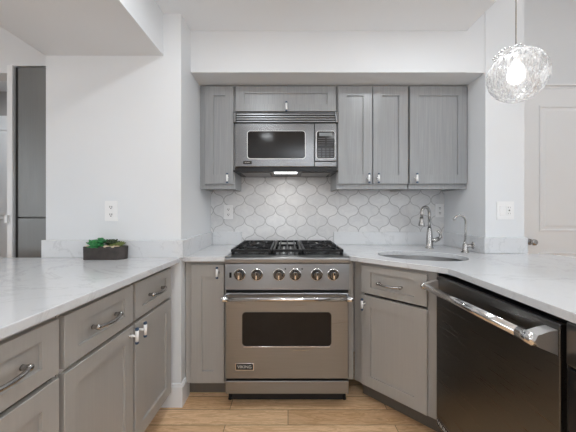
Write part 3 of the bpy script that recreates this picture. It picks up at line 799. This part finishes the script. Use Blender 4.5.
def rosette(c, R0, n, m, lift=0.5, lw=0.3):
    g = MB()
    for ring, (k, rr, el) in enumerate(((n, 0.75, -0.25), (n, 1.0, 0.40), (n-2, 0.9, 0.80), (max(3, n-4), 0.75, 1.2))):
        for j in range(k):
            a = 2*PI*(j+0.5*ring)/k+random.uniform(-.15, .15); L_ = R0*rr*random.uniform(.85, 1.1)
            rot = Matrix.Rotation(a, 4, 'Z') @ Matrix.Rotation(-el*lift*1.6, 4, 'Y')
            d_ = rot @ Vector((L_*0.5, 0, 0))
            g0 = len(g.bm.verts)
            g.blob(Vector(c)+d_, (L_*0.55, L_*lw, L_*0.13), m, 2, rot)
    return g
LB, LD, LO = 'bright green rosette succulent', 'dark green rosette succulent', 'olive rosette succulent'
for c, R0, n, m, li, lb in (((-0.050, 0.014, 0.086), 0.040, 10, 'leaf', 0.75, LB), ((-0.015, 0.026, 0.092), 0.040, 10, 'leaf', 0.95, LB), ((-0.026, 0.002, 0.082), 0.032, 9, 'leaf', 0.55, LB),
                            ((0.030, 0.036, 0.088), 0.034, 9, 'leaf_dk', 0.9, LD), ((0.060, 0.030, 0.090), 0.036, 9, 'leaf_dk', 0.8, LD), ((0.094, 0.032, 0.084), 0.032, 9, 'leaf_ol', 0.6, LO), ((0.066, 0.014, 0.080), 0.024, 8, 'leaf_ol', 0.6, LO)):
    rosette((c[0], c[1], c[2]-0.004), R0*1.08, n, M[m], li).build('succulent', r, label=lb)
for x, y, s_ in ((-0.082, 0.010, 0.011), (-0.070, 0.024, 0.010), (0.028, 0.006, 0.013), (0.042, 0.010, 0.010), (0.074, 0.004, 0.012), (0.094, 0.010, 0.010)):
    MB().blob(Vector((x, y, 0.076)), (s_*1.3, s_, s_*0.7), M['pebble']).build('pebble', r)

# ------------------------------------------------------------ pendant lamp
px, py, pz = 1.028, 1.30, 1.806
r = thing('pendant_lamp', 'clear ribbed glass globe pendant hanging over the right counter', 'pendant lamp', (px, py, pz))
tilt = Matrix.Rotation(math.radians(-13), 4, 'Y') @ Matrix.Rotation(math.radians(-8), 4, 'X')
RG, RH = 0.113, 0.118
rings = []
nseg = 96
for i in range(25):
    th = 0.34+(PI-0.34-0.05)*i/24
    ring = []
    for j in range(nseg):
        a = 2*PI*j/nseg
        tw = 1.5*(th-PI/2)
        rib = 1+0.040*math.sin(th)*math.sin(20*(a+tw*0.55))+0.008*math.sin(7*a+3*th)
        p = Vector((RG*math.sin(th)*rib*math.cos(a), RG*math.sin(th)*rib*math.sin(a), RH*math.cos(th)))
        ring.append(tilt @ p)
    rings.append(ring)
MB().ring_loft(rings, M['globe'], cap=False).build('glass_globe', r, label='swirled clear glass globe')
g = MB()
for j in range(26):
    a = 2*PI*j/26; rr = 0.047+random.uniform(-.006, .014)
    p = tilt @ Vector((rr*math.cos(a), rr*math.sin(a), RH*0.95+random.uniform(-.004, .008)))
    g.blob(p, (0.007, 0.007, 0.0045), M['chrome'], 1)
g.tube([tilt @ Vector((-0.048, 0, RH*0.96)), tilt @ Vector((0.048, 0, RH*0.96))], 0.004, M['chrome'], 8)
g.tube([tilt @ Vector((0, -0.048, RH*0.96)), tilt @ Vector((0, 0.048, RH*0.96))], 0.004, M['chrome'], 8)
g.build('crown_ring', r, label='beaded chrome ring at the globe opening')
MB().lathe([(0.006, 0.135), (0.010, 0.128), (0.017, 0.118), (0.018, 0.075), (0.015, 0.068)], (-0.006, 0, 0), M['chrome'], n=20).build('socket', r)
MB().lathe([(0.012, 0.070), (0.016, 0.055), (0.030, 0.030), (0.036, 0.004), (0.032, -0.020), (0.018, -0.036), (0.003, -0.040)], (-0.006, 0, 0), M['bulb'], n=24).build('bulb', r)
MB().tube([(-0.006, 0, 0.130), (-0.006, 0, 3.3-pz-0.02)], 0.0022, M['nickel'], 8).build('cord', r)
MB().lathe([(0.06, 3.3-pz-0.001), (0.06, 3.3-pz-0.02), (0.01, 3.3-pz-0.028)], (-0.006, 0, 0), M['chrome'], n=24).build('canopy', r)
pl = bpy.data.lights.new('pendant_bulb', 'POINT'); pl.energy = 6.0; pl.shadow_soft_size = 0.035; pl.color = (1, 0.97, 0.93)
po = bpy.data.objects.new('pendant_bulb', pl); COL.objects.link(po); po.location = (px-0.006, py, pz-0.005)
